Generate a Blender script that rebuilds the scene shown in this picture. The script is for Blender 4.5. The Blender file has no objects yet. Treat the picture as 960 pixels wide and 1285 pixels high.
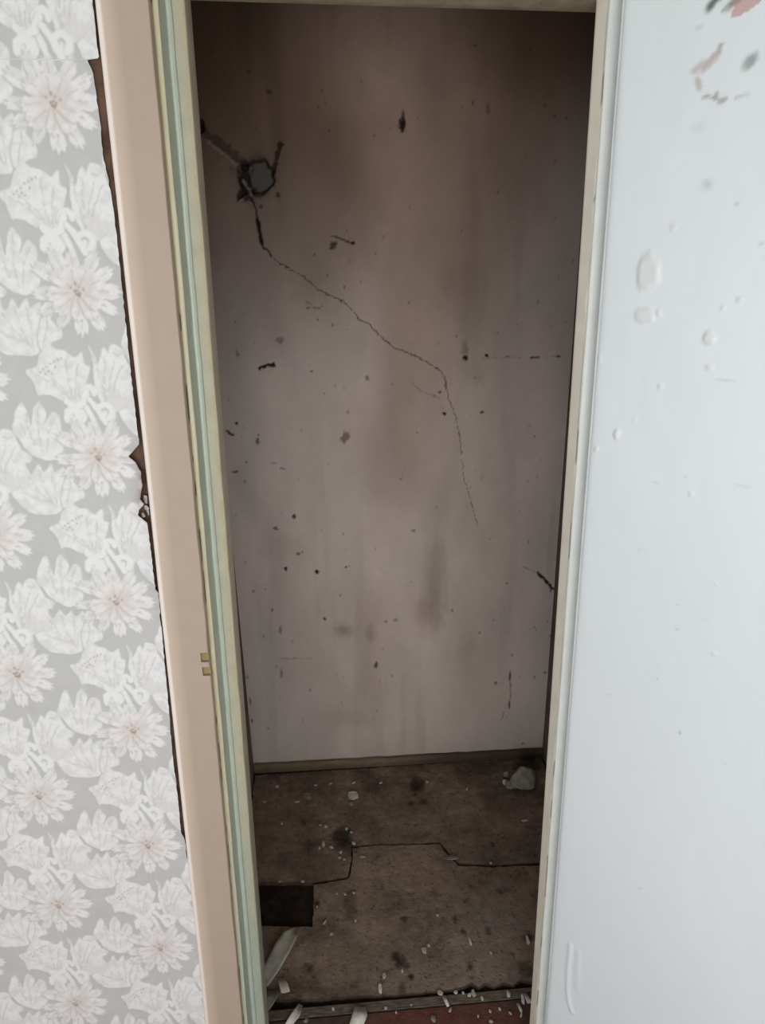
import bpy, bmesh, math, random
import numpy as np
from mathutils import Matrix, Vector

random.seed(7); np.random.seed(7)
SC = bpy.context.scene
COL = SC.collection

# ------------------------------------------------------------------ camera
F, CX, CY = 963.0, 480.0, 642.5
def cam_axes(yawdeg=5.0, nadir=(507.0, 3595.0)):
    d = np.array([nadir[0]-CX, nadir[1]-CY, F]); d /= np.linalg.norm(d)
    fw = np.array([0, 0, 1.0]) - d*d[2]; fw /= np.linalg.norm(fw)
    rt = np.cross(d, fw); a = math.radians(yawdeg)
    return np.array([fw*math.sin(a)+rt*math.cos(a), fw*math.cos(a)-rt*math.sin(a), -d])
R = cam_axes()
D0 = 1.14                                   # camera to the wallpapered wall
CAM = np.array([0.0, -D0, 1.6])
cd = bpy.data.cameras.new('camera'); cam = bpy.data.objects.new('camera', cd); COL.objects.link(cam)
cd.sensor_fit = 'HORIZONTAL'; cd.sensor_width = 36.0; cd.lens = 36.0*F/960.0; cd.clip_start = 0.02
M = Matrix.Identity(4)
for r in range(3):
    M[r][0] = R[r][0]; M[r][1] = -R[r][1]; M[r][2] = -R[r][2]; M[r][3] = CAM[r]
cam.matrix_world = M
SC.camera = cam

# ------------------------------------------------------------------ light and exposure
SC.view_settings.view_transform = 'Standard'; SC.view_settings.look = 'None'
SC.view_settings.gamma = 1.0; SC.view_settings.exposure = 0.0
W = bpy.data.worlds.new('sky'); SC.world = W; W.use_nodes = True
W.node_tree.nodes['Background'].inputs[0].default_value = (0.75, 0.86, 1.0, 1)
W.node_tree.nodes['Background'].inputs[1].default_value = 0.3
la = bpy.data.lights.new('daylight', 'AREA'); la.shape = 'RECTANGLE'; la.size = 2.3; la.size_y = 1.2
la.energy = 50.5; la.color = (0.96, 0.985, 1.01)
lo = bpy.data.objects.new('window_daylight', la); COL.objects.link(lo)
lo.location = (-0.15, -2.51, 1.22); lo.rotation_euler = (math.radians(90), 0, 0)   # faces +Y, into the room
lb = bpy.data.lights.new('side_fill', 'AREA'); lb.shape = 'RECTANGLE'; lb.size = 1.1; lb.size_y = 1.3
lb.energy = 8.0; lb.color = (0.95, 0.985, 1.02)
l2 = bpy.data.objects.new('side_fill_light', lb); COL.objects.link(l2)
l2.location = (-1.76, -1.35, 1.25); l2.rotation_euler = (math.radians(90), 0, math.radians(-90))   # faces +X; added fill from the left, no window known there

# ------------------------------------------------------------------ helpers
def ray(x, y): return R @ np.array([x-CX, y-CY, F])
def onY(x, y, Y=0.0):
    r = ray(x, y); return CAM + r*((Y-CAM[1])/r[1])
def onZ(x, y, Z=0.0):
    r = ray(x, y); return CAM + r*((Z-CAM[2])/r[2])
def tanx(x, y): r = ray(x, y); return r[0]/r[1]
def lin(c):
    c = np.asarray(c, float)/255.0
    return np.where(c <= 0.04045, c/12.92, ((c+0.055)/1.055)**2.4)
def L4(c): return tuple(lin(c)) + (1.0,)

def hash2(i, j, s):
    h = np.sin(i*127.1 + j*311.7 + s*74.7)*43758.5453
    return h - np.floor(h)
def vnoise(x, y, s=0):
    i = np.floor(x); j = np.floor(y); fx = x-i; fy = y-j
    fx = fx*fx*(3-2*fx); fy = fy*fy*(3-2*fy)
    a = hash2(i, j, s)*(1-fx)+hash2(i+1, j, s)*fx
    b = hash2(i, j+1, s)*(1-fx)+hash2(i+1, j+1, s)*fx
    return a*(1-fy)+b*fy
def fbm(x, y, s=0, o=4):
    t = 0; a = 0.5; n = 0
    for k in range(o):
        t = t + a*vnoise(x*2**k, y*2**k, s+k*13); n += a; a *= 0.5
    return t/n
def sstep(a, b, x):
    t = np.clip((x-a)/(b-a), 0, 1); return t*t*(3-2*t)

def in_poly(px, py, poly):
    m = np.zeros(np.shape(px), bool); n = len(poly)
    for k in range(n):
        x0, y0 = poly[k]; x1, y1 = poly[(k+1) % n]
        if y0 == y1: continue
        c = ((y0 > py) != (y1 > py)) & (px < (x1-x0)*(py-y0)/(y1-y0)+x0)
        m ^= c
    return m
def seg_dist(px, py, pts):
    """distance to a polyline and the parameter 0..1 along it"""
    best = np.full(np.shape(px), 9.0); par = np.zeros(np.shape(px)); n = len(pts)-1
    for k in range(n):
        (x0, y0), (x1, y1) = pts[k], pts[k+1]
        dx, dy = x1-x0, y1-y0; l2 = dx*dx+dy*dy+1e-12
        t = np.clip(((px-x0)*dx+(py-y0)*dy)/l2, 0, 1)
        d = np.hypot(px-x0-t*dx, py-y0-t*dy); u = d < best
        best = np.where(u, d, best); par = np.where(u, (k+t)/n, par)
    return best, par

class Canvas:
    """paint colour and height on a grid of vertices (u across, v up), in metres"""
    def __init__(s, U, V, col):
        s.U, s.V = U, V; s.c = np.empty(U.shape+(3,)); s.c[:] = lin(col); s.h = np.zeros(U.shape)
    def sub(s, lo, hi):
        m = (s.U >= lo[0]) & (s.U <= hi[0]) & (s.V >= lo[1]) & (s.V <= hi[1])
        r = np.where(m.any(1))[0]; q = np.where(m.any(0))[0]
        if not len(r) or not len(q): return None
        return (slice(r[0], r[-1]+1), slice(q[0], q[-1]+1))
    def mix(s, sl, a, col, h=0.0):
        a3 = a[..., None]; s.c[sl] = s.c[sl]*(1-a3)+lin(col)*a3
        if h: s.h[sl] += a*h
    def blob(s, u, v, ru, rv, col, a=1.0, h=0.0, soft=0.5, seed=0, rough=0.4, rot=0.0):
        k = 1.8*max(ru, rv); sl = s.sub((u-k, v-k), (u+k, v+k))
        if sl is None: return
        X = s.U[sl]-u; Y = s.V[sl]-v; c, n = math.cos(rot), math.sin(rot)
        X, Y = (X*c+Y*n)/ru, (-X*n+Y*c)/rv
        d = np.hypot(X, Y) + (fbm(X*1.7+seed*3.1, Y*1.7+seed*1.7, seed)-0.5)*2*rough
        s.mix(sl, a*(1-sstep(1-soft, 1+soft*0.3, d)), col, h)
    def line(s, pts, w, col, a=1.0, h=0.0, w1=None, soft=0.6, wob=0.0, seed=0):
        us = [p[0] for p in pts]; vs = [p[1] for p in pts]; k = 3*max(w, w1 or 0)+wob*2
        sl = s.sub((min(us)-k, min(vs)-k), (max(us)+k, max(vs)+k))
        if sl is None: return
        X, Y = s.U[sl], s.V[sl]
        if wob: X = X+(vnoise(Y*140, X*140, seed)-0.5)*wob*2; Y = Y+(vnoise(X*140, Y*140, seed+5)-0.5)*wob*2
        d, t = seg_dist(X, Y, pts); ww = w+((w1 if w1 is not None else w)-w)*t
        s.mix(sl, a*(1-sstep(ww*(1-soft), ww*(1+soft), d)), col, h)
    def poly(s, pts, col, a=1.0, h=0.0):
        us = [p[0] for p in pts]; vs = [p[1] for p in pts]
        sl = s.sub((min(us), min(vs)), (max(us), max(vs)))
        if sl is None: return
        s.mix(sl, a*in_poly(s.U[sl], s.V[sl], pts).astype(float), col, h)

def link(o, parent=None):
    COL.objects.link(o)
    if parent is not None: o.parent = parent
    return o
def tag(o, label=None, cat=None, group=None, kind=None):
    if label: o['label'] = label
    if cat: o['category'] = cat
    if group: o['group'] = group
    if kind: o['kind'] = kind
    return o
def grid_mesh(name, P, colr, mat, parent=None, smooth=True):
    m, n = P.shape[:2]
    me = bpy.data.meshes.new(name)
    idx = np.arange(m*n).reshape(m, n)
    q = np.stack([idx[:-1, :-1], idx[:-1, 1:], idx[1:, 1:], idx[1:, :-1]], -1).reshape(-1, 4)
    me.vertices.add(m*n); me.vertices.foreach_set('co', P.reshape(-1).astype(np.float32))
    me.loops.add(q.size); me.loops.foreach_set('vertex_index', q.reshape(-1).astype(np.int32))
    me.polygons.add(len(q)); me.polygons.foreach_set('loop_start', (np.arange(len(q))*4).astype(np.int32))
    try: me.polygons.foreach_set('loop_total', np.full(len(q), 4, np.int32))
    except Exception: pass
    me.polygons.foreach_set('use_smooth', np.full(len(q), smooth, bool))
    me.update(calc_edges=True)
    if colr is not None:
        at = me.color_attributes.new('Col', 'FLOAT_COLOR', 'POINT')
        c4 = np.ones((m*n, 4), np.float32); c4[:, :3] = colr.reshape(-1, 3)
        at.data.foreach_set('color', c4.reshape(-1))
    me.validate(); me.materials.append(mat)
    return link(bpy.data.objects.new(name, me), parent)
def bm_obj(name, bm, mats, parent=None, smooth=False):
    me = bpy.data.meshes.new(name); bmesh.ops.recalc_face_normals(bm, faces=bm.faces[:]); bm.to_mesh(me); bm.free()
    for mt in (mats if isinstance(mats, (list, tuple)) else [mats]): me.materials.append(mt)
    if smooth:
        for p in me.polygons: p.use_smooth = True
    return link(bpy.data.objects.new(name, me), parent)
def add_box(bm, lo, hi, mi=0):
    v = [bm.verts.new((x, y, z)) for z in (lo[2], hi[2]) for y in (lo[1], hi[1]) for x in (lo[0], hi[0])]
    for f in ((0, 2, 3, 1), (4, 5, 7, 6), (0, 1, 5, 4), (2, 6, 7, 3), (0, 4, 6, 2), (1, 3, 7, 5)):
        bm.faces.new([v[i] for i in f]).material_index = mi
def add_prism(bm, pts, z0, z1):
    a = [bm.verts.new((p[0], p[1], z0)) for p in pts]; b = [bm.verts.new((p[0], p[1], z1)) for p in pts]
    n = len(pts)
    bm.faces.new(a); bm.faces.new(b)
    for i in range(n): bm.faces.new((a[i], a[(i+1) % n], b[(i+1) % n], b[i]))

# ------------------------------------------------------------------ materials
def nmat(name): 
    m = bpy.data.materials.new(name); m.use_nodes = True
    return m, m.node_tree.nodes, m.node_tree.links, m.node_tree.nodes['Principled BSDF']
def attr_mat(name, rough=0.8, spec=0.3, nscale=60.0, namt=0.10, bump=0.15, bscale=250.0, bdist=0.001):
    m, N, K, b = nmat(name)
    a = N.new('ShaderNodeVertexColor'); a.layer_name = 'Col'
    tc = N.new('ShaderNodeTexCoord')
    nz = N.new('ShaderNodeTexNoise'); nz.inputs['Scale'].default_value = nscale; nz.inputs['Detail'].default_value = 5
    mr = N.new('ShaderNodeMapRange'); mr.inputs['To Min'].default_value = 1-namt; mr.inputs['To Max'].default_value = 1+namt
    mx = N.new('ShaderNodeVectorMath'); mx.operation = 'SCALE'
    K.new(tc.outputs['Object'], nz.inputs['Vector']); K.new(nz.outputs['Fac'], mr.inputs['Value'])
    K.new(a.outputs['Color'], mx.inputs[0]); K.new(mr.outputs['Result'], mx.inputs['Scale'])
    K.new(mx.outputs['Vector'], b.inputs['Base Color'])
    n2 = N.new('ShaderNodeTexNoise'); n2.inputs['Scale'].default_value = bscale; n2.inputs['Detail'].default_value = 3
    bp = N.new('ShaderNodeBump'); bp.inputs['Strength'].default_value = bump; bp.inputs['Distance'].default_value = bdist
    K.new(tc.outputs['Object'], n2.inputs['Vector']); K.new(n2.outputs['Fac'], bp.inputs['Height']); K.new(bp.outputs['Normal'], b.inputs['Normal'])
    b.inputs['Roughness'].default_value = rough; b.inputs['Specular IOR Level'].default_value = spec
    return m
def noise_mat(name, c1, c2, rough=0.7, spec=0.3, scale=20.0, stretch=(1, 1, 1), bump=0.2, bscale=120.0, lo=0.35, hi=0.65, bdist=0.001):
    m, N, K, b = nmat(name)
    tc = N.new('ShaderNodeTexCoord'); mp = N.new('ShaderNodeMapping'); mp.inputs['Scale'].default_value = stretch
    nz = N.new('ShaderNodeTexNoise'); nz.inputs['Scale'].default_value = scale; nz.inputs['Detail'].default_value = 6
    cr = N.new('ShaderNodeValToRGB'); cr.color_ramp.elements[0].position = lo; cr.color_ramp.elements[1].position = hi
    cr.color_ramp.elements[0].color = L4(c1); cr.color_ramp.elements[1].color = L4(c2)
    K.new(tc.outputs['Object'], mp.inputs['Vector']); K.new(mp.outputs['Vector'], nz.inputs['Vector'])
    K.new(nz.outputs['Fac'], cr.inputs['Fac']); K.new(cr.outputs['Color'], b.inputs['Base Color'])
    n2 = N.new('ShaderNodeTexNoise'); n2.inputs['Scale'].default_value = bscale; n2.inputs['Detail'].default_value = 4
    bp = N.new('ShaderNodeBump'); bp.inputs['Strength'].default_value = bump; bp.inputs['Distance'].default_value = bdist
    K.new(mp.outputs['Vector'], n2.inputs['Vector']); K.new(n2.outputs['Fac'], bp.inputs['Height']); K.new(bp.outputs['Normal'], b.inputs['Normal'])
    b.inputs['Roughness'].default_value = rough; b.inputs['Specular IOR Level'].default_value = spec
    return m

M_wallcol = attr_mat('stained_whitewash', 0.9, 0.15, 45, 0.06, 0.25, 180, 0.002)
M_paper = attr_mat('printed_wallpaper', 0.75, 0.25, 90, 0.03, 0.10, 500, 0.0006)
M_floorcol = attr_mat('dirty_floor', 0.85, 0.2, 60, 0.30, 0.5, 140, 0.003)
M_frame = attr_mat('old_oil_paint', 0.38, 0.45, 35, 0.05, 0.2, 60, 0.001)
M_casing = attr_mat('old_beige_oil_paint', 0.55, 0.25, 35, 0.05, 0.2, 60, 0.001)
M_leaf = attr_mat('white_gloss_paint', 0.32, 0.5, 8, 0.015, 0.12, 22, 0.002)
M_flake = noise_mat('dry_white_paint', (178, 170, 160), (216, 209, 200), 0.8, 0.2, 60)
M_greyflake = noise_mat('grey_plaster', (120, 112, 104), (160, 151, 142), 0.9, 0.1, 50, bump=0.5)
M_strip = noise_mat('torn_backing_paper', (160, 156, 142), (196, 190, 176), 0.8, 0.2, 25, bump=0.2)
M_bare = noise_mat('bare_brown_plaster', (82, 62, 52), (110, 86, 72), 0.95, 0.1, 40, bump=0.5)
M_closet = noise_mat('closet_whitewash', (104, 92, 84), (130, 117, 108), 0.9, 0.15, 6)
M_room = noise_mat('room_wall_paper', (196, 194, 188), (208, 206, 200), 0.85, 0.2, 5)
M_ceil = noise_mat('room_ceiling_white', (186, 184, 178), (200, 198, 192), 0.9, 0.1, 5)
M_red = noise_mat('worn_red_floor_paint', (84, 50, 42), (128, 64, 52), 0.6, 0.35, 18, (1, 6, 1), 0.3)
M_board = noise_mat('dirty_grey_board', (82, 71, 62), (120, 107, 95), 0.85, 0.2, 40, (1, 5, 1), 0.4)
M_sub = noise_mat('dark_subfloor', (36, 29, 24), (58, 48, 40), 0.95, 0.1, 40, bump=0.6, bdist=0.003)
M_skirt = attr_mat('grimy_brown_board', 0.7, 0.25, 50, 0.15, 0.3, 120, 0.001)
M_mort = noise_mat('ochre_old_paint', (132, 112, 74), (150, 130, 92), 0.7, 0.3, 80)

# ------------------------------------------------------------------ setting: key planes
CZ = 2.50                                   # ceiling height
bl = onZ(319, 968); br = onZ(680, 948)      # foot of the closet's back wall, left and right corner
XL, XR = bl[0], br[0]
def backY(x): return bl[1]+(br[1]-bl[1])*(x-XL)/(XR-XL)
def back_uv(x, y):
    p = onY(x, y, backY(0.24))
    p = onY(x, y, backY(p[0])); return (p[0], p[2])

# ---- closet back wall, painted and dented on a fine grid
NU, NV = 420, 960
us = np.linspace(XL-0.058, XR+0.026, NU); vs = np.linspace(0, CZ, NV)
U, V = np.meshgrid(us, vs)
C = Canvas(U, V, (223, 208, 198))
t = fbm(U*3.2, V*1.8, 3); t2 = fbm(U*9, V*4, 9)
stain_shade = sstep(0.95, 2.05, V+0.28*(fbm(U*2.6, V*1.6, 61)-.5)*2-0.25*np.abs(U-0.22))
C.c *= (1-0.85*stain_shade[..., None]*np.array([.93, 1.0, 1.05]))      # upper-wall shade painted in with brown staining, blotchy, thickest in the middle
mid = np.exp(-((U-0.24)/0.27)**2)           # brown damp zone up the middle, greyer plaster at the sides
brown = np.clip(mid*0.85*sstep(0.25, 0.75, t)+0.35*mid, 0, 1)
C.c = C.c*(1-0.75*brown[..., None])+lin((184, 156, 138))*(0.75*brown[..., None])
C.c *= (1-0.16*(t2-0.5)*2)[..., None]
st = fbm(U*14, V*1.3, 21)                   # runs down the wall
C.c *= (1-0.14*sstep(0.55, 0.8, st))[..., None]
C.c *= (1-0.22*np.exp(-V/0.10))[..., None]  # darker towards the foot
C.h += (fbm(U*5, V*5, 4)-0.5)*0.006
def B(x, y): return back_uv(x, y)
px = 0.0024
for x, y, rx, ry, a in [(430, 790, 18, 12, .45), (465, 795, 10, 16, .35), (540, 765, 22, 40, .35), (545, 610, 40, 60, .18), (470, 560, 60, 80, .12),
                        (430, 900, 60, 20, .15), (545, 720, 18, 50, .25), (600, 470, 14, 20, .18), (350, 690, 30, 25, .12), (585, 820, 15, 40, .15)]:
    u, v = B(x, y); C.blob(u, v, rx*px, ry*px, (118, 92, 76), a, soft=0.9, seed=x)
# chase from the left edge down to the hole
ch = [B(*p) for p in [(244, 150), (256, 166), (276, 180), (296, 197), (312, 212)]]
C.line(ch, 0.006, (74, 62, 54), 0.75, 0.010, 0.010, wob=0.005, seed=3, soft=.8)
C.line([B(*p) for p in [(262, 178), (280, 192), (297, 207)]], 0.0035, (186, 172, 156), 0.35, wob=0.003)
u, v = B(251, 160); C.blob(u, v, 0.009, 0.022, (40, 32, 27), 0.95, 0.02, seed=5, rot=-0.25)
# the knocked-out hole: broken rim, recess, cement plug at its back
hu, hv = B(323, 222)
C.blob(hu-0.006, hv, 0.062, 0.062, (92, 80, 72), 0.75, 0.0, soft=0.6, seed=11, rough=0.5)
rr = np.hypot((U-hu), (V-hv))*(1+0.50*(fbm((U-hu)*50, (V-hv)*60, 8)-0.5))
C.h += 0.020*(1-sstep(0.034, 0.045, rr))
ring = (np.exp(-((rr-0.041)/0.006)**2)*(0.35+0.9*fbm((U-hu)*45+9, (V-hv)*45, 18)))[..., None].clip(0, 1); C.c = C.c*(1-0.8*ring)+lin((44, 36, 31))*0.8*ring
plug = (1-sstep(0.030, 0.037, rr))[..., None]; C.c = C.c*(1-plug)+lin((104, 97, 92))*plug
for x, y, a, b, rot in [(306, 226, 12, 26, .2), (311, 244, 16, 10, .7), (302, 243, 18, 5, .9), (306, 208, 8, 10, 0)]:
    u, v = B(x, y); C.blob(u, v, a*px*0.55, b*px*0.55, (52, 42, 36), 0.9, 0.022, seed=x+3, rough=0.7, rot=rot)
C.line([B(*p) for p in [(305, 226), (312, 238), (317, 248)]], 0.004, (160, 146, 134), 0.8, -0.01, wob=0.002)
C.line([B(*p) for p in [(342, 218), (346, 204), (350, 184)]], 0.0050, (52, 42, 36), 0.9, 0.010, 0.0035, wob=0.003, seed=8)
u, v = B(352, 181); C.blob(u, v, 0.009, 0.007, (58, 47, 40), 0.9, 0.008, seed=4)
C.line([B(*p) for p in [(316, 248), (321, 262), (323, 276)]], 0.0022, (60, 48, 41), 0.9, 0.006, wob=0.002)
C.line([B(*p) for p in [(323, 276), (326, 292), (328, 304)]], 0.0042, (34, 27, 23), 1.0, 0.012, wob=0.002)
C.line([B(*p) for p in [(328, 304), (331, 312), (336, 313), (340, 321)]], 0.0026, (52, 42, 36), 0.95, 0.006, 0.0018, wob=0.002)
crack = [(340, 321), (352, 331), (366, 339), (377, 344), (390, 355), (399, 364), (418, 371), (436, 382), (443, 391), (452, 401), (462, 405), (470, 414),
         (482, 426), (497, 438), (516, 444), (536, 454), (552, 464), (558, 474), (560, 490)]
C.line([B(*p) for p in crack], 0.0013, (70, 56, 48), 0.80, 0.003, 0.0017, wob=0.0035, seed=6)
C.line([B(*p) for p in [(558, 472), (563, 500), (572, 522), (577, 545), (580, 575), (582, 600), (592, 632), (600, 660)]], 0.0013, (96, 78, 68), 0.75, 0.003, 0.0008, wob=0.003, seed=2)
C.line([B(*p) for p in [(516, 480), (530, 492), (552, 500)]], 0.0012, (110, 90, 80), 0.6, wob=0.003)
dots = [(505, 157, 4.5, 8, 1), (506, 145, 2, 6, .7), (338, 115, 3, 3, .6), (312, 89, 3, 2, .4), (349, 245, 3, 3, .7), (327, 259, 2.5, 3, .6), (418, 308, 5, 5, .8), (443, 305, 2.5, 2, .9),
        (399, 401, 2, 2, .6), (351, 427, 6, 4, .45), (297, 532, 2.2, 2.2, 1), (323, 554, 3.5, 4, .75), (324, 546, 1.5, 1.5, .7), (298, 445, 2, 3, .5), (391, 466, 2.2, 1.8, .7),
        (461, 475, 3, 3.5, .6), (309, 580, 2, 1.5, .5), (584, 449, 3.2, 4, 1), (611, 446, 2.4, 2.4, 1), (583, 436, 5, 9, .3), (701, 447, 2.8, 1.8, .8), (638, 447, 3, 1.5, .4),
        (558, 519, 2.6, 2.6, 1), (605, 517, 2.6, 2.4, .85), (552, 492, 2.4, 1.8, .7), (573, 422, 1.8, 1.8, .5), (369, 648, 2.8, 3.5, .85), (345, 663, 4, 3, .7), (374, 695, 3, 2.5, .7),
        (359, 714, 2.5, 3.5, .95), (398, 718, 3.2, 3.2, 1), (434, 712, 2.4, 1.8, .7), (318, 742, 2.2, 2.6, .5), (407, 776, 2, 2.5, .6), (519, 666, 4, 2, .5), (503, 601, 2.5, 1.8, .5),
        (636, 732, 2, 2, .6), (472, 835, 3, 5, .8), (352, 790, 2.5, 6, .5), (353, 846, 2.2, 8, .55), (408, 777, 2, 2, .7), (640, 848, 1.8, 8, .6), (622, 857, 2.5, 3, .6), (639, 884, 2, 6, .7),
        (684, 844, 3, 2, .6), (602, 794, 2, 2, .5), (699, 772, 2, 3, .6), (691, 798, 2, 3, .5), (314, 880, 2, 6, .6), (316, 905, 2, 5, .6), (656, 933, 2.5, 2, .7), (484, 780, 2, 2, .6),
        (496, 778, 4, 2.5, .4), (568, 766, 2, 3, .5), (310, 850, 2.5, 4, .4), (596, 57, 1.5, 1.5, .6), (612, 135, 3, 7, .35)]
for k, (x, y, a, b, al) in enumerate(dots):
    u, v = B(x, y); C.blob(u, v, a*px, b*px, (46, 37, 32), al, 0.003*al, soft=0.5, seed=k, rough=0.6)
u, v = B(434, 548); C.blob(u, v, 0.013, 0.018, (112, 92, 74), 0.75, 0.002, seed=77, rough=0.8, rot=-0.4)
for pts, w, a in [([(325, 463), (334, 459), (344, 457)], .0036, 1), ([(336, 458), (345, 460)], .003, .9), ([(417, 296), (430, 301), (443, 305)], .0022, .85), ([(284, 541), (288, 544), (293, 547)], .0032, .9),
                  ([(291, 592), (298, 592)], .0018, .7), ([(340, 581), (346, 582)], .0016, .6), ([(351, 587), (357, 589)], .002, .6), ([(667, 449), (677, 449)], .0024, .85), ([(386, 386), (398, 387), (404, 385)], .0018, .7),
                  ([(384, 379), (392, 381)], .0015, .5), ([(675, 719), (681, 725), (687, 731)], .0045, 1), ([(687, 731), (693, 738), (700, 743)], .0030, .95), ([(690, 733), (692, 742)], .003, .85), ([(658, 711), (672, 718)], .0018, .4),
                  ([(605, 449), (700, 447)], .0008, .35), ([(352, 827), (390, 826)], .0012, .3), ([(640, 846), (641, 870), (639, 889)], .0018, .6), ([(633, 893), (628, 905)], .0016, .5)]:
    C.line([B(*p) for p in pts], w, (48, 39, 33), a, 0.004, wob=0.003, seed=int(pts[0][0]))
rng = random.Random(4)
for k in range(170):                        # fly-specks and grit
    u = rng.uniform(XL, XR); v = rng.uniform(0.15, 2.2); r = rng.uniform(.0018, .0042)
    C.blob(u, v, r, r*rng.uniform(.7, 2.2), (70, 56, 48), rng.uniform(.2, .6), soft=0.6, seed=k+200)
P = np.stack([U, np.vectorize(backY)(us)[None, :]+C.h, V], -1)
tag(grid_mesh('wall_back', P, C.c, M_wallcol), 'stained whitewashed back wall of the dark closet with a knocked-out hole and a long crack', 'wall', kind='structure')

def quad_obj(name, pts, mat, label, cat, th=0.05, out=(0, 0, 0)):
    bm = bmesh.new(); a = [bm.verts.new(p) for p in pts]; b = [bm.verts.new(tuple(p[i]+out[i]*th for i in range(3))) for p in pts]
    n = len(pts); bm.faces.new(a); bm.faces.new(b)
    for i in range(n): bm.faces.new((a[i], a[(i+1) % n], b[(i+1) % n], b[i]))
    return tag(bm_obj(name, bm, mat), label, cat, kind='structure')
WT = 0.09                                   # thickness of the wallpapered partition
quad_obj('wall_left', [(XL, WT, 0), (XL, backY(XL)+.06, 0), (XL-.052, backY(XL)+.06, CZ), (XL-.052, WT, CZ)], M_closet, 'left side wall inside the closet, mostly hidden behind the door frame', 'wall', out=(-1, 0, 0))
quad_obj('wall_right', [(XR, WT, 0), (XR, backY(XR)+.06, 0), (XR+.018, backY(XR)+.06, CZ), (XR+.018, WT, CZ)], M_closet, 'right side wall inside the closet, mostly hidden behind the door leaf', 'wall', out=(1, 0, 0))
quad_obj('ceiling', [(XL-.05, WT, CZ), (XR+.05, WT, CZ), (XR+.05, 1.15, CZ), (XL-.05, 1.15, CZ)], M_closet, 'ceiling of the closet, out of sight above the opening', 'ceiling', out=(0, 0, 1))

# ---- room around the camera (out of frame: it carries the daylight)
RX0, RX1, RY0 = -1.75, 1.55, -2.50
bm = bmesh.new()                            # wallpapered partition with the closet opening cut out of it
ox0, ox1, oz = tanx(266, 857)*1.12-0.012, 0.470, 1.985
add_box(bm, (RX0, 0.0, 0), (ox0, WT, CZ)); add_box(bm, (ox1, 0.0, 0), (RX1, WT, CZ)); add_box(bm, (ox0, 0.0, oz), (ox1, WT, CZ))
wf = tag(bm_obj('wall_front', bm, M_bare), 'partition wall left of the closet opening, covered with floral wallpaper', 'wall', kind='structure')
bm = bmesh.new()  # left wall; its opening is added for the side fill light
for lo_, hi_ in (((RX0-.2, RY0, 0), (RX0, -1.91, CZ)), ((RX0-.2, -.79, 0), (RX0, 0, CZ)), ((RX0-.2, -1.91, 0), (RX0, -.79, .59)), ((RX0-.2, -1.91, 1.91), (RX0, -.79, CZ))): add_box(bm, lo_, hi_)
tag(bm_obj('wall_room_left', bm, M_room), 'left wall of the room with an added opening for the side fill light, beside the photographer', 'wall', kind='structure')
quad_obj('wall_room_right', [(RX1, RY0, 0), (RX1, 0, 0), (RX1, 0, CZ), (RX1, RY0, CZ)], M_room, 'right wall of the room, behind the open door leaf', 'wall', out=(1, 0, 0))
quad_obj('ceiling_room', [(RX0, RY0, CZ), (RX1, RY0, CZ), (RX1, WT, CZ), (RX0, WT, CZ)], M_ceil, 'white ceiling of the room, above the picture', 'ceiling', out=(0, 0, 1))
bm = bmesh.new()
wx0, wx1, wz0, wz1 = -1.31, 1.01, 0.61, 1.83
for lo, hi in (((RX0, RY0-.2, 0), (wx0, RY0, CZ)), ((wx1, RY0-.2, 0), (RX1, RY0, CZ)), ((wx0, RY0-.2, 0), (wx1, RY0, wz0)), ((wx0, RY0-.2, wz1), (wx1, RY0, CZ))):
    add_box(bm, lo, hi)
tag(bm_obj('wall_rear', bm, M_room), 'rear wall of the room with the window opening, behind the photographer', 'wall', kind='structure')

# ------------------------------------------------------------------ wallpaper: a printed sheet with a torn, lifting edge
def wp(x, y): p = onY(x, y, -0.002); return (p[0], p[2])
k3 = lambda x, y: wp(x/4.795, 480+y/4.795)
dz = k3(590, 450)
VA, HB = 0.2350, 0.1690                     # repeat down a column, step between columns (half drop)
TW, TH = 2*HB, VA
RES = 0.0009
tnx, tny = int(round(TW/RES)), int(round(TH/RES))
tu, tv = np.meshgrid((np.arange(tnx)+.5)/tnx*TW, (np.arange(tny)+.5)/tny*TH)
BG, WH, LN, SH = (189, 187, 184), (225, 223, 221), (196, 194, 191), (180, 179, 175)
T = np.empty(tu.shape+(3,)); T[:] = lin(BG)
T *= (1+0.10*(fbm(tu*60, tv*60, 2)-0.5))[..., None]
def stamp(fn, u, v, k):
    """paint fn(du, dv) at every lattice copy of (u, v) touching the tile"""
    for ci in range(-2, 5):
        for cj in range(-2, 4):
            ou = u+ci*HB; ov = v+cj*VA+(ci % 2)*VA*0.5
            ou0 = ou % 1e9
            if -k < ou < TW+k and -k < ov < TH+k:
                c0 = max(0, int((ou-k)/RES)); c1 = min(tnx, int((ou+k)/RES)+2); r0 = max(0, int((ov-k)/RES)); r1 = min(tny, int((ov+k)/RES)+2)
                if c1 <= c0 or r1 <= r0: continue
                sl = (slice(r0, r1), slice(c0, c1)); fn(sl, tu[sl]-ou, tv[sl]-ov)
def tmix(sl, a, col): T[sl] = T[sl]*(1-a[..., None])+lin(col)*a[..., None]
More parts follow.
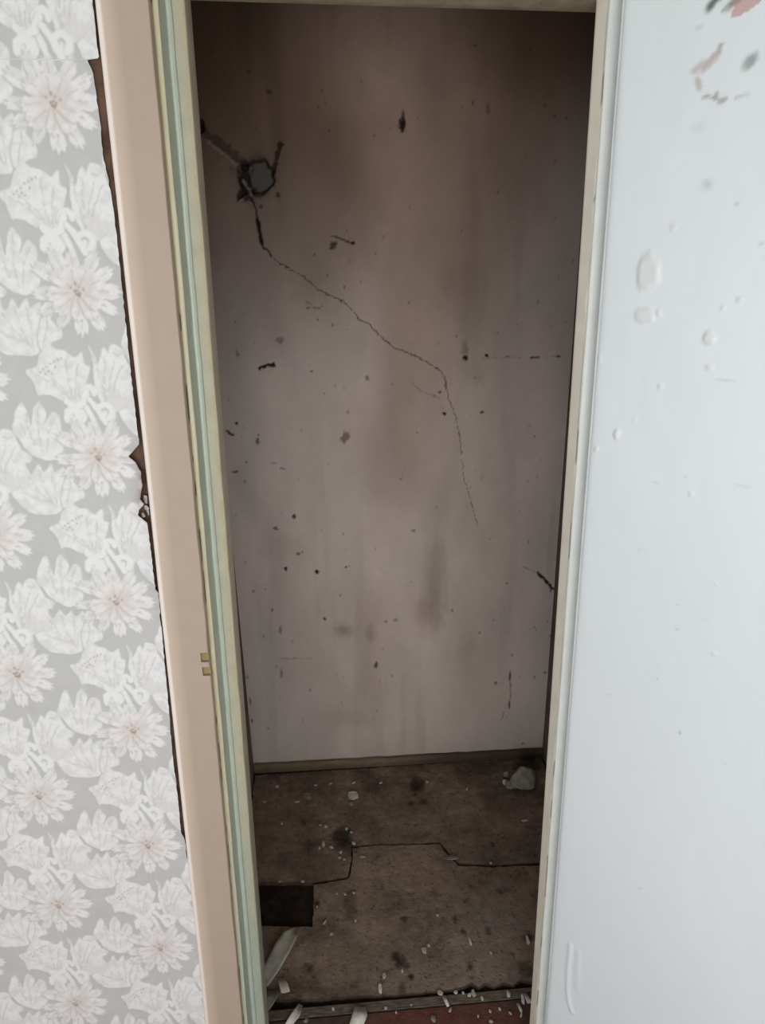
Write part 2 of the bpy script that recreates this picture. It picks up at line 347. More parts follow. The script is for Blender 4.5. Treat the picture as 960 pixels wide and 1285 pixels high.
def edge_poly(pts, col=WH, lines=(), shade=True):
    """a motif: darker cast outline to the lower left, pale body, inner veins"""
    cu = sum(p[0] for p in pts)/len(pts); cv = sum(p[1] for p in pts)/len(pts)
    q = [(p[0]-cu, p[1]-cv) for p in pts]; k = max(max(abs(p[0]), abs(p[1])) for p in q)+0.006
    ln = [[(p[0]-cu, p[1]-cv) for p in l] for l in lines]
    def fn(sl, X, Y):
        d, _ = seg_dist(X, Y, q+[q[0]]); ins = in_poly(X, Y, q); sd = np.where(ins, -d, d)
        if shade:
            ds, _ = seg_dist(X+0.0014, Y+0.0012, q+[q[0]]); i2 = in_poly(X+0.0014, Y+0.0012, q); s2 = np.where(i2, -ds, ds)
            tmix(sl, 0.75*(1-sstep(-0.0005, 0.0022, s2)), SH)
        a = 1-sstep(-0.0008, 0.0008, sd); tmix(sl, a, col)
        tmix(sl, 0.75*a*sstep(.35, .75, fbm((X+cu)*110, (Y+cv)*110, 5)), (207, 204, 202)); tmix(sl, 0.5*a*sstep(.55, .75, fbm((X+cu)*260, (Y+cv)*260, 15, 2)), (212, 209, 206))
        for l in ln:
            dl, _ = seg_dist(X+(vnoise(Y*300, X*300, 3)-.5)*.002, Y, l); tmix(sl, 0.85*a*(1-sstep(0.0004, 0.0018, dl))*sstep(.2, .5, vnoise(X*220, Y*220, 8)), LN)
    stamp(fn, cu-org[0], cv-org[1], k)
org = (dz[0], dz[1])
def crom(pts, k=5):
    n = len(pts); out = []
    for i in range(n):
        p0, p1, p2, p3 = [np.array(pts[(i+j) % n], float) for j in (-1, 0, 1, 2)]
        for q in range(k):
            t = q/k; c = 0.5*((2*p1)+(p2-p0)*t+(2*p0-5*p1+4*p2-p3)*t*t+(3*p1-p0-3*p2+p3)*t**3); l = p1+(p2-p1)*t
            c = c*.75+l*.25; out.append((c[0], c[1]))
    return out
def loop(pts, lines=(), col=WH):
    mx_ = sum(p[0] for p in pts)/len(pts); my_ = sum(p[1] for p in pts)/len(pts); g = 1.09
    pts = [(mx_+(p[0]-mx_)*g, my_+(p[1]-my_)*g) for p in pts]
    edge_poly([k3(*p) for p in crom(pts)], col, [[k3(*p) for p in l] for l in lines])
# C: open lily, D: fan-shaped bloom, small leaves beside them
loop([(85, 260), (110, 160), (140, 135), (165, 200), (188, 265), (200, 170), (228, 128), (272, 190), (262, 262), (300, 190), (345, 215), (358, 300), (362, 405), (300, 455), (230, 440), (170, 400), (128, 345), (90, 300)],
     [[(150, 160), (160, 260), (210, 380)], [(230, 150), (230, 270), (250, 420)], [(325, 220), (290, 300), (280, 430)], [(120, 250), (170, 340)]])
loop([(78, 640), (120, 610), (155, 520), (190, 562), (228, 500), (258, 545), (300, 498), (316, 545), (366, 515), (378, 600), (366, 700), (352, 772), (222, 778), (168, 760), (110, 705)],
     [[(110, 640), (190, 690), (300, 720)], [(165, 560), (220, 650), (310, 720)], [(232, 530), (270, 640), (325, 740)], [(305, 530), (325, 640), (340, 740)]])
loop([(388, 600), (420, 520), (452, 556), (442, 604), (492, 645), (496, 690), (442, 716), (404, 768), (372, 702)], [[(420, 560), (420, 640), (400, 730)]])
loop([(0, 320), (20, 290), (64, 300), (92, 340), (80, 380), (130, 410), (178, 440), (168, 478), (110, 470), (60, 478), (40, 430), (0, 420)], [[(20, 330), (60, 350)], [(100, 440), (150, 450)]])
loop([(-10, 540), (50, 505), (140, 500), (90, 560), (60, 620), (48, 720), (10, 740), (-20, 640)], [[(90, 520), (30, 600), (15, 700)]])
# A: bloom with stamens; its side bud; B: upright tulip
loop([(376, 992), (352, 930), (308, 876), (366, 852), (386, 790), (430, 740), (472, 762), (512, 770), (560, 800), (600, 772), (612, 832), (642, 852), (626, 924), (600, 1002), (572, 1034), (500, 1020), (440, 990), (398, 985)],
     [[(520, 800), (530, 900), (560, 1020)], [(590, 800), (580, 920), (570, 1020)], [(350, 890), (450, 940), (550, 1020)], [(420, 900), (500, 960), (555, 1020)]])
loop([(656, 744), (690, 790), (705, 830), (738, 750), (772, 790), (800, 800), (838, 772), (858, 800), (892, 862), (898, 932), (884, 1000), (800, 1064), (740, 1042), (704, 962), (682, 890), (680, 820)],
     [[(672, 780), (715, 900), (750, 1030)], [(740, 780), (735, 880), (755, 1020)], [(850, 820), (800, 920), (775, 1040)], [(800, 810), (770, 900), (765, 1030)]])
def curl(cx, cy, r, w, a0, a1):
    pts = [k3(cx+r*(1-0.25*i/14)*math.cos(a0+(a1-a0)*i/14), cy+r*(1-0.25*i/14)*math.sin(a0+(a1-a0)*i/14)) for i in range(15)]
    ribbon(pts, w)
def ribbon(pts, w, col=WH):
    cu = sum(p[0] for p in pts)/len(pts); cv = sum(p[1] for p in pts)/len(pts); q = [(p[0]-cu, p[1]-cv) for p in pts]
    k = max(max(abs(p[0]), abs(p[1])) for p in q)+w+0.004
    def fn(sl, X, Y):
        d, _ = seg_dist(X+0.001, Y+0.001, q); tmix(sl, 0.6*(1-sstep(w, w+0.002, d)), SH)
        d, _ = seg_dist(X, Y, q); tmix(sl, 1-sstep(w-0.0007, w+0.0007, d), col)
    stamp(fn, cu-org[0], cv-org[1], k)
curl(588, 1098, 42, 0.0050, -1.2, 4.4); curl(655, 985, 40, 0.0042, 3.0, 6.2); curl(745, 1090, 48, 0.0044, 3.6, 7.0)
ribbon([k3(*p) for p in [(600, 1020), (640, 1060), (670, 1110), (705, 1190)]], 0.0036)
ribbon([k3(*p) for p in [(400, 110), (440, 150), (500, 120), (520, 60)]], 0.0050); curl(440, 205, 42, 0.0055, -2.5, 3.2)
ribbon([k3(*p) for p in [(440, 245), (436, 290), (450, 340)]], 0.0026); ribbon([k3(*p) for p in [(540, 100), (590, 160), (640, 240)]], 0.0040)
# the daisy: two rings of toothed petals, blush centre, dark seeds
rg = random.Random(11); W_, H_ = 0.0600, 0.0610
for ring_, (n, rr_, wd) in enumerate(((12, 1.0, 0.27), (9, 0.66, 0.34))):
    for i in range(n):
        a = (i+0.5*ring_)*2*math.pi/n+rg.uniform(-.08, .08); ln = rr_*rg.uniform(.88, 1.08); w = wd*rg.uniform(.85, 1.15)
        sh = [(0.10, -.06), (0.45, -w*.42), (0.80, -w*.56), (0.98, -w*.34), (0.92, -w*.14), (1.06, 0.0), (0.93, w*.18), (1.0, w*.38), (0.78, w*.56), (0.45, w*.42), (0.10, .06)]
        pts = [(org[0]+W_*ln*(x*math.cos(a)-y*math.sin(a)/max(ln, .3)), org[1]+H_*ln*(x*math.sin(a)+y*math.cos(a)/max(ln, .3))) for x, y in sh]
        vein = [[(org[0]+W_*ln*x*math.cos(a), org[1]+H_*ln*x*math.sin(a)) for x in (.3, .85)]]
        edge_poly(pts, (225, 222, 220) if ring_ == 0 else (226, 221, 218), vein)
def centre(sl, X, Y):
    d = np.hypot(X, Y*0.95); tmix(sl, 0.45*(1-sstep(0.006, 0.034, d)), (200, 182, 170))
stamp(centre, 0, 0, 0.034)
for i in range(15):
    a = rg.uniform(0, 6.28); r = rg.uniform(.002, .0125)
    def fn(sl, X, Y): tmix(sl, 0.70*(1-sstep(0.0008, 0.0022, np.hypot(X, Y))), (150, 124, 106))
    stamp(fn, r*math.cos(a), r*math.sin(a), 0.004)
for (x, y) in [(376, 880), (392, 862), (410, 850), (432, 832), (452, 822), (474, 808), (492, 800), (420, 872), (440, 884), (460, 850), (405, 890)]:
    p = k3(x, y)
    def fn(sl, X, Y): tmix(sl, 0.7*(1-sstep(0.0007, 0.0020, np.hypot(X, Y))), (140, 126, 98))
    stamp(fn, p[0]-org[0], p[1]-org[1], 0.004)
T = (T*2+np.roll(T, 1, 0)+np.roll(T, -1, 0)+np.roll(T, 1, 1)+np.roll(T, -1, 1))/6
def sample_tile(u, v):
    fu = ((u-org[0]) % TW)/TW*tnx-.5; fv = ((v-org[1]) % TH)/TH*tny-.5
    i = np.floor(fu).astype(int); j = np.floor(fv).astype(int); a = (fu-i)[..., None]; b = (fv-j)[..., None]
    g = lambda jj, ii: T[jj % tny, ii % tnx]
    return (g(j, i)*(1-a)+g(j, i+1)*a)*(1-b)+(g(j+1, i)*(1-a)+g(j+1, i+1)*a)*b
# sheet edge beside the casing (traced on the wall plane)
casL = lambda y: 119+0.108*y
edge_px = [(60, -160), (100, -60), (117.5, 0), (125.5, 70), (126.5, 74.5), (110.5, 75.5), (117, 92), (121, 117), (127, 158), (130, 194), (137.6, 229), (143, 260), (148, 298), (154, 354), (159.5, 406), (165, 458),
           (171, 505), (176.5, 549), (176.5, 555), (164, 570), (173, 578), (179, 588), (181, 605), (178, 623), (183, 629), (177, 637), (175, 643), (187, 652), (189, 668), (197, 735), (200.5, 740), (203, 765),
           (202, 768), (205.8, 803), (209.3, 845), (213, 887), (217, 939), (223.5, 992), (228, 1040), (233, 1050), (235, 1072), (238, 1076), (249, 1180), (260, 1285), (268, 1360)]
e2 = [wp(*p) for p in edge_px]
ez = np.array([p[1] for p in e2]); ex = np.array([p[0] for p in e2]); o_ = np.argsort(ez, kind='stable')
ez, ex = ez[o_], ex[o_]
vs = np.concatenate([np.linspace(0.003, 2.02, 1130), np.linspace(2.024, CZ-0.002, 60)])
ed = np.interp(vs, ez, ex)+(vnoise(vs*160, vs*0, 3)-0.5)*0.0012
# columns: fine next to the frame, coarser further out to the left
stp = [0.0]; s_ = 0.0016
while stp[-1] < 1.45:
    if stp[-1] > 0.52: s_ = min(0.012, s_*1.06)
    stp.append(stp[-1]+s_)
stp = np.array(stp)[::-1]
U = ed[:, None]-stp[None, :]; V = np.repeat(vs[:, None], len(stp), 1)
U = np.maximum(U, RX0+0.002+np.linspace(0, 1e-4, len(stp))[None, :])
wb = 0.0022; cc = sample_tile(U+wb*(fbm(U*70, V*70, 71, 3)-.5)*2, V+wb*(fbm(U*70, V*70, 77, 3)-.5)*2)
cc = cc*(1+0.05*(fbm(U*4, V*4, 31)-0.5))[..., None]
dist = ed[:, None]-U
# how far the loose edge stands off the wall at each height
zp = lambda y: wp(150, y)[1]
lz = np.array([zp(y) for y in (1285, 1100, 1060, 940, 800, 760, 735, 660, 600, 520, 440, 300, 200, 120, 80, 70, 0)])
lv = np.array([.006, .008, .008, .008, .010, .013, .014, .014, .016, .014, .009, .007, .005, .004, .004, .009, .009])
o_ = np.argsort(lz); lift = np.interp(vs, lz[o_], lv[o_])
wid = 0.012+0.010*vnoise(vs*9, vs*0, 4)
H = lift[:, None]*np.exp(-dist/wid[:, None])
H += 0.0016*(fbm(U*14, V*5, 12)-0.5)*2
sx = wp(76, 600)[0]; H += 0.0016*np.exp(-((U-sx-0.002*np.sin(V*9))/0.0024)**2)*(sstep(0.35, 0.5, V)*(1-sstep(1.25, 1.33, V))*0.8+0.2)   # seam between two lengths
cz_ = wp(120, 567)[1]; H += 0.0010*np.exp(-((V-cz_-(U-sx)*0.03)/0.0018)**2)*(U > sx)
for (x, y, a, b, h) in [(80, 1060, 60, 9, .004), (130, 1135, 9, 16, .004), (100, 740, 8, 26, .003), (93, 765, 5, 5, .005), (135, 756, 3, 10, .004), (128, 1068, 3, 3, .004)]:
    u, v = wp(x, y); H += h*np.exp(-((U-u)/(a*.0014))**2-((V-v)/(b*.0014))**2)*0.6
# faint brown staining along the torn edge
st = np.exp(-dist/0.006)*sstep(zp(665), zp(640), V)*(1-sstep(zp(600), zp(560), V))*sstep(.35, .6, fbm(U*80, V*80, 9))
cc = cc*(1-0.7*st[..., None])+lin((150, 112, 88))*0.7*st[..., None]
cc = cc*(1-0.25*(1-sstep(0.0, 0.30, V))[..., None])+lin((190, 178, 162))*0.25*(1-sstep(0.0, 0.30, V))[..., None]
# torn underside fibres at the very edge
P = np.stack([U, -0.0015-np.maximum(H, -0.001), V], -1)
grid_mesh('wallpaper', P, cc, M_paper, wf)['label'] = 'white floral wallpaper peeling beside the beige casing'
# ragged scraps left by the tear
rs = random.Random(2)
for i, (x, y, w_, h_) in enumerate([(183, 626, 3.0, 6), (184, 637, 3.5, 4), (180, 646, 3.0, 3), (186, 642, 2, 5)]):
    c = onY(x, y, -0.006); bm = bmesh.new(); n = 6; vv = []
    for j in range(n):
        a = j*6.283/n+rs.uniform(-.3, .3); vv.append(bm.verts.new((c[0]+w_*.0013*math.cos(a), c[1]-0.004*math.cos(a)-rs.uniform(0, .003), c[2]+h_*.0013*math.sin(a))))
    top = bm.faces.new(vv); ex_ = bmesh.ops.extrude_face_region(bm, geom=[top])
    for g in ex_['geom']:
        if isinstance(g, bmesh.types.BMVert): g.co.y += 0.0008
    bm_obj('torn_scrap', bm, M_room, wf)

# ------------------------------------------------------------------ door frame
def sweep(name, prof_fn, zs, colfn, mat, parent=None, closed=True):
    """vertical sweep of a profile; colfn(i, z) gives the sRGB colour of each profile point"""
    me = bpy.data.meshes.new(name); n = len(prof_fn(zs[0])); V_ = []; Cc = []; Fc = []
    for z in zs:
        for i, (x, y) in enumerate(prof_fn(z)): V_.append((x, y, z)); Cc.append(tuple(lin(colfn(i, z)))+(1,))
    for k in range(len(zs)-1):
        for i in range(n if closed else n-1):
            j = (i+1) % n; Fc.append((k*n+i, k*n+j, (k+1)*n+j, (k+1)*n+i))
    Fc.append(tuple(range(n))[::-1]); Fc.append(tuple((len(zs)-1)*n+i for i in range(n)))
    me.from_pydata(V_, [], Fc); at = me.color_attributes.new('Col', 'FLOAT_COLOR', 'POINT')
    at.data.foreach_set('color', np.array(Cc, np.float32).reshape(-1)); me.materials.append(mat)
    bm = bmesh.new(); bm.from_mesh(me); bmesh.ops.recalc_face_normals(bm, faces=bm.faces[:]); bm.to_mesh(me); bm.free()
    return link(bpy.data.objects.new(name, me), parent)
TOPZ = 2.06
nz1 = lambda z, s: float(vnoise(np.array(z), np.array(0.0), s))-0.5
# left casing
cx0 = tanx(119+.108*600, 600)*(D0-0.012); cx1 = tanx(266, 857)*(D0-0.020)
CY0 = -0.021
zm = [onY(259, 819, CY0)[2], onY(259, 831, CY0)[2], onY(260, 837, CY0)[2], onY(261, 848, CY0)[2]]    # the two latch pockets, top to bottom
zs = sorted(set([round(z, 4) for z in np.linspace(0, TOPZ, 150)]+[round(z+e, 4) for z in zm for e in (-.0004, .0004)]))
def cas_prof(z):
    w = nz1(z*9, 1)*0.0012; w2 = nz1(z*30, 2)*0.0011
    x0 = cx0+w*0.6; x1 = cx1+w2-.0058*(z-.62)/1.9
    pk = (zm[1] < z < zm[0]) or (zm[3] < z < zm[2])
    xi = x1-(0.0125 if pk else 0.0016); yi = CY0+(0.006 if pk else 0)
    return [(x0, -0.0003), (x0, CY0+.010), (x0+.001, CY0+.0055), (x0+.003, CY0+.0022), (x0+.0062, CY0+.0006), (x0+.010, CY0), (x0+.03, CY0-.0004), (x1-.0128, CY0),
            (xi, CY0), (xi+0.0001, yi), (x1-.0004, yi+.0009), (x1, yi+.004), (x1, -0.0003)]
def cas_col(i, z):
    pk = (zm[1] < z < zm[0]) or (zm[3] < z < zm[2])
    if pk and i in (9, 10, 11): return (150, 130, 92)
    if i <= 4: return (234, 221, 211)  # highlight on the rounded left edge, painted into the colour
    if i == 5: return (196, 176, 158)
    if i >= 11: return (180, 163, 142)
    return (174, 155, 138)
trim1 = sweep('trim_1', cas_prof, zs, cas_col, M_casing)
tag(trim1, 'flat beige-pink painted casing board between the floral wallpaper and the closet opening, with two latch notches', 'door casing', kind='structure')
# left jamb: stepped, layers of cream and sage-green paint, arris highlights painted in
def TX(x, d): return tanx(x, 857)*(D0+d)
fx0 = TX(266, -.020)
def jl_prof(z):
    a = nz1(z*14, 3)*0.0010; b = nz1(z*20, 4)*0.0008
    p = [(fx0-.004, 0.085), (fx0-.004, -.003), (fx0+.0004, -.0045), (fx0+.0022, -.0047), (TX(272.3, -.0045)+a, -.0048), (TX(273.9, -.004)+a, -.0036), (TX(274.6, 0)+a, 0.000),
         (TX(280.6, .026)+b, .026), (TX(281.6, .028)+b, .0255), (TX(283.6, .027)+b, .0262), (TX(286.2, .029)+b, .0290), (TX(287.3, .034)+b, .034),
         (TX(296.2, .040)+a, .040), (TX(297.6, .040)+a, .0385), (TX(299.2, .041)+a, .041), (TX(300.4, .046)+a, .046), (TX(304.0, .070), .070), (TX(304.0, .070), .085)]
    return [(q[0]-.0048*(z-.62)/1.9, q[1]) for q in p]
JC = [(120, 104, 84), (120, 104, 84), (160, 146, 114), (198, 188, 158), (202, 194, 164), (196, 190, 160), (176, 180, 160), (176, 182, 164), (186, 196, 180), (192, 200, 184), (186, 190, 172), (184, 184, 162),
      (186, 176, 152), (204, 196, 168), (200, 190, 160), (184, 172, 148), (178, 166, 146), (178, 166, 146)]
JG = [(120, 104, 84), (120, 104, 84), (160, 158, 134), (186, 190, 168), (190, 194, 172), (184, 190, 168), (170, 182, 164), (172, 184, 168), (180, 190, 176), (188, 200, 186), (182, 192, 178), (172, 180, 162),
      (170, 174, 156), (186, 190, 170), (178, 182, 162), (164, 166, 148), (160, 160, 142), (160, 160, 142)]
def jl_col(i, z):
    t = min(1, max(0, (0.75-z)/0.45)); c = [JC[i][k]*(1-t)+JG[i][k]*t for k in range(3)]
    if i == 2:                              # cracked, grimy joint against the casing
        if 0.55 < z < 1.45 and nz1(z*40, 6) > 0.04: c = [62, 48, 40]
        elif nz1(z*25, 8) > 0.33: c = [80, 66, 52]
    n = 1+nz1(z*55+i*9, 7)*0.05
    return tuple(k*n for k in c)
zs2 = np.linspace(0, 1.99, 260)
trim2 = sweep('trim_2', jl_prof, zs2, jl_col, M_frame)
tag(trim2, 'left jamb of the closet opening, stepped and painted in cream and sage green layers', 'door jamb', kind='structure')
# right jamb
def TR(x, y, d): return tanx(x, y)*(D0+d)
rx1 = TR(773.5, 75, -.002); rx2 = TR(760.5, 75, .0); JD = .026; rx3 = TR(743.8, 75, JD)
def jr_prof(z):
    a = nz1(z*16, 13)*0.0010; b = nz1(z*24, 14)*0.0012; x3 = rx3+.0040*(1.85-z)/1.9
    return [(x3+.028, .085), (x3, JD), (x3+.0006+b*.4, JD-.003), (rx2-.0016+b, .006), (rx2-.0008+a, .0035), (rx2+a, .001), (rx2+.0022+a, -.0004), (rx1-.0022, -.0009), (rx1-.0004, -.0009), (rx1+.008, -.0009), (rx1+.016, -.0009), (rx1+.03, -.0009), (rx1+.03, .085)]
JR = [(226, 219, 202)]*4+[(224, 219, 206), (214, 212, 204), (214, 215, 209), (214, 216, 211), (214, 216, 211), (214, 216, 211), (214, 216, 211), (214, 216, 211), (150, 150, 140)]
def jr_col(i, z):
    c = JR[i]; n = 1+nz1(z*50+i*9, 17)*0.035
    if i == 4 and nz1(z*22, 19) > 0.24: c = (150, 140, 122)
    return tuple(min(238, k*n) for k in c)
tag(sweep('trim_3', jr_prof, zs2, jr_col, M_frame), 'right jamb of the closet opening, cream inside and white in front beside the door leaf', 'door jamb', kind='structure')
# header
hz0 = onY(300, -2, .07)[2]; hz1 = onY(745, 12.5, .07)[2]
bm = bmesh.new(); hx0, hx1 = TX(304, .07)-.03, rx3+.03
pr = [(.085, .001), (.074, 0), (.066, -.0005), (.004, .0), (-.0015, .002), (-.003, .006), (-.003, .055), (.085, .055)]
a = [bm.verts.new((hx0, y, hz0+z)) for y, z in pr]; b = [bm.verts.new((hx1, y, hz1+z)) for y, z in pr]
bm.faces.new(a); bm.faces.new(b[::-1])
for i in range(len(pr)): bm.faces.new((a[i], a[(i+1) % len(pr)], b[(i+1) % len(pr)], b[i]))
M_head = noise_mat('old_cream_paint', (150, 140, 112), (176, 166, 138), 0.45, 0.4, 30)
tag(bm_obj('trim_4', bm, M_head), 'head rail across the top of the closet opening, old cream paint', 'door head', kind='structure')

bm = bmesh.new(); add_box(bm, (cx1+.001, -.0205, 2.0), (rx1+.07, -.0003, TOPZ)); bmesh.ops.bevel(bm, geom=bm.edges[:], offset=.003, segments=2, affect='EDGES')
M_headcase = noise_mat('beige_oil_paint', (168, 149, 132), (178, 159, 142), 0.55, 0.25, 30)
tag(bm_obj('trim_5', bm, M_headcase), 'beige head casing board above the closet opening, just out of the picture', 'door casing', kind='structure')

# ------------------------------------------------------------------ door leaf, swung open to the right
HX, HY = TR(774.5, 75, -.024), -.0240                  # hinge line
ANG = math.radians(50)
ca, sa = math.cos(ANG), math.sin(ANG)
LW, LH, LT = 0.60, 1.965, 0.036
def leaf_pt(s, z, off=0.0): return (HX+s*ca-off*sa, HY-s*sa-off*ca, z)     # off: proud of the seen face
def leaf_uv(x, y):                          # pixel -> (s, z) on the face
    r = ray(x, y); n = np.array([-sa, -ca, 0.0]); t_ = ((np.array([HX, HY, 0])-CAM)@n)/(r@n); p = CAM+r*t_
    return ((p[0]-HX)*ca-(p[1]-HY)*sa, p[2])
us = np.linspace(0, LW, 230); vs = np.linspace(0.008, LH, 720); U, V = np.meshgrid(us, vs)
C = Canvas(U, V, (226, 231, 232))
C.c *= (1+0.03*(fbm(U*5, V*3, 41)-0.5))[..., None]
C.h += 0.0016*(fbm(U*9, V*5, 42)-0.5)+0.0007*(fbm(U*40, V*14, 43)-0.5)
C.h -= 0.005*np.exp(-U/0.0035)              # softened arris at the hinge edge
def bl_(x, y, a, b, h, seed, col=None, rot=0.0):
    u, v = leaf_uv(x, y); s0, _ = leaf_uv(x+a, y); _, z0 = leaf_uv(x, y-b)
    C.blob(u, v, abs(s0-u), abs(z0-v), col or (218, 219, 214), 0.55 if col is None else 0.8, h, soft=0.35, seed=seed, rough=0.35, rot=rot)
bl_(814, 342, 15, 25, .0045, 1); bl_(810, 396, 13, 12, .0035, 2); bl_(826, 393, 4, 4, .003, 3); bl_(890, 425, 8, 9, .004, 4)
bl_(907, 386, 3, 3, .003, 5); bl_(928, 377, 5, 3, .003, 6); bl_(774, 545, 4, 7, .004, 7); bl_(797, 527, 3, 2, .002, 8); bl_(828, 485, 3, 2.5, .003, 9); bl_(890, 462, 5, 4, .0025, 10)
bl_(867, 620, 2.5, 2.5, .003, 11); bl_(899, 733, 2.5, 2, .0025, 12); bl_(896, 821, 4, 2, .0025, 13); bl_(748, 564, 2, 3, .003, 14); bl_(752, 450, 3, 5, .002, 15); bl_(845, 285, 5, 5, .0015, 16)
for pts, w, h in [([(716, 1186), (713, 1215), (712, 1240), (714, 1258), (718, 1270)], .0045, .0020), ([(726, 1195), (724, 1240)], .006, .0010)]:
    C.line([leaf_uv(*p) for p in pts], w, (216, 222, 221), 0.0, 0.0); 
    q = [leaf_uv(*p) for p in pts]; d_, _ = seg_dist(U, V, q); C.h += h*np.exp(-(d_/w)**2)
# scuffs and smears of old paint near the top
pk = [leaf_uv(*p) for p in [(917, 22), (921, 8), (930, -6), (965, -8), (950, 6), (938, 14), (930, 19), (922, 21)]]
C.poly(pk, (198, 158, 156), 0.85)
def sm(pts, w, col, a, seed): C.line([leaf_uv(*p) for p in pts], w, col, a, 0.0, wob=0.004, seed=seed, soft=0.8)
sm([(891, 9), (896, 3), (902, -3)], .0045, (92, 104, 98), .95, 1)
sm([(909, 13), (914, 8), (922, 0)], .0035, (168, 168, 160), .8, 2); sm([(918, 6), (926, -2)], .003, (150, 128, 122), .8, 3)
sm([(902, 62), (905, 55)], .0026, (168, 172, 166), .9, 4); sm([(898, 70), (894, 76), (888, 81)], .0040, (188, 176, 172), .85, 5); sm([(886, 82), (880, 85), (875, 88)], .0050, (192, 184, 178), .8, 6)
sm([(874, 103), (875, 108)], .0036, (180, 176, 170), .8, 7); sm([(883, 121), (890, 124), (897, 124)], .0030, (172, 168, 162), .85, 8); sm([(896, 124), (901, 119)], .0028, (170, 166, 160), .85, 9); sm([(904, 124), (910, 123)], .0028, (174, 172, 166), .85, 10)
sm([(922, 126), (930, 122), (937, 118)], .0018, (188, 192, 186), .7, 11)
u, v = leaf_uv(942, 76); C.blob(u, v, .0085, .0125, (148, 158, 152), .9, soft=.8, seed=3, rot=-.7); u, v = leaf_uv(934, 83); C.blob(u, v, .006, .006, (176, 184, 178), .7, soft=.9, seed=6)
for x, y, a, b, al in [(877, 34, 6, 3, .25), (888, 232, 8, 7, .35), (875, 160, 10, 8, .15), (955, 306, 4, 3, .35), (925, 256, 4, 3, .3), (853, 920, 2, 5, .6), (850, 760, 3, 1.5, .5), (849, 789, 4, 1.2, .4), (825, 852, 2, 1.5, .5),
                       (860, 598, 4, 1.5, .3), (822, 606, 6, 2, .25), (842, 700, 5, 1, .3), (803, 690, 8, 2, .2), (886, 778, 8, 1.5, .25), (910, 958, 8, 1.5, .3), (803, 1115, 2.5, 2, .4), (803, 1198, 1.5, 1.5, .5), (765, 872, 3, 2, .35), (910, 477, 14, 1, .3), (930, 610, 14, 2, .25)]:
    u, v = leaf_uv(x, y); C.blob(u, v, a*.0011, b*.0011, (150, 158, 156), al, soft=.8, seed=x)
Pf = np.stack([HX+U*ca-C.h*sa, HY-U*sa-C.h*ca, V], -1)
leaf = tag(bpy.data.objects.new('door_1', None), 'white gloss painted closet door leaf swung open on the right, with paint blisters and pink smears', 'door', kind='structure'); link(leaf)
grid_mesh('leaf_face', Pf, C.c, M_leaf, leaf)
bm = bmesh.new()                            # body of the leaf behind the face
co = [leaf_pt(s, z, o) for z in (0.008, LH) for o in (-.0022, -LT) for s in (0.0005, LW)]
v = [bm.verts.new(c) for c in co]
for f in ((0, 2, 3, 1), (4, 5, 7, 6), (0, 1, 5, 4), (2, 6, 7, 3), (0, 4, 6, 2), (1, 3, 7, 5)): bm.faces.new([v[i] for i in f])
M_edge = noise_mat('white_door_paint', (206, 212, 210), (218, 224, 222), 0.4, 0.5, 12)
bm_obj('leaf_core', bm, M_edge, leaf)

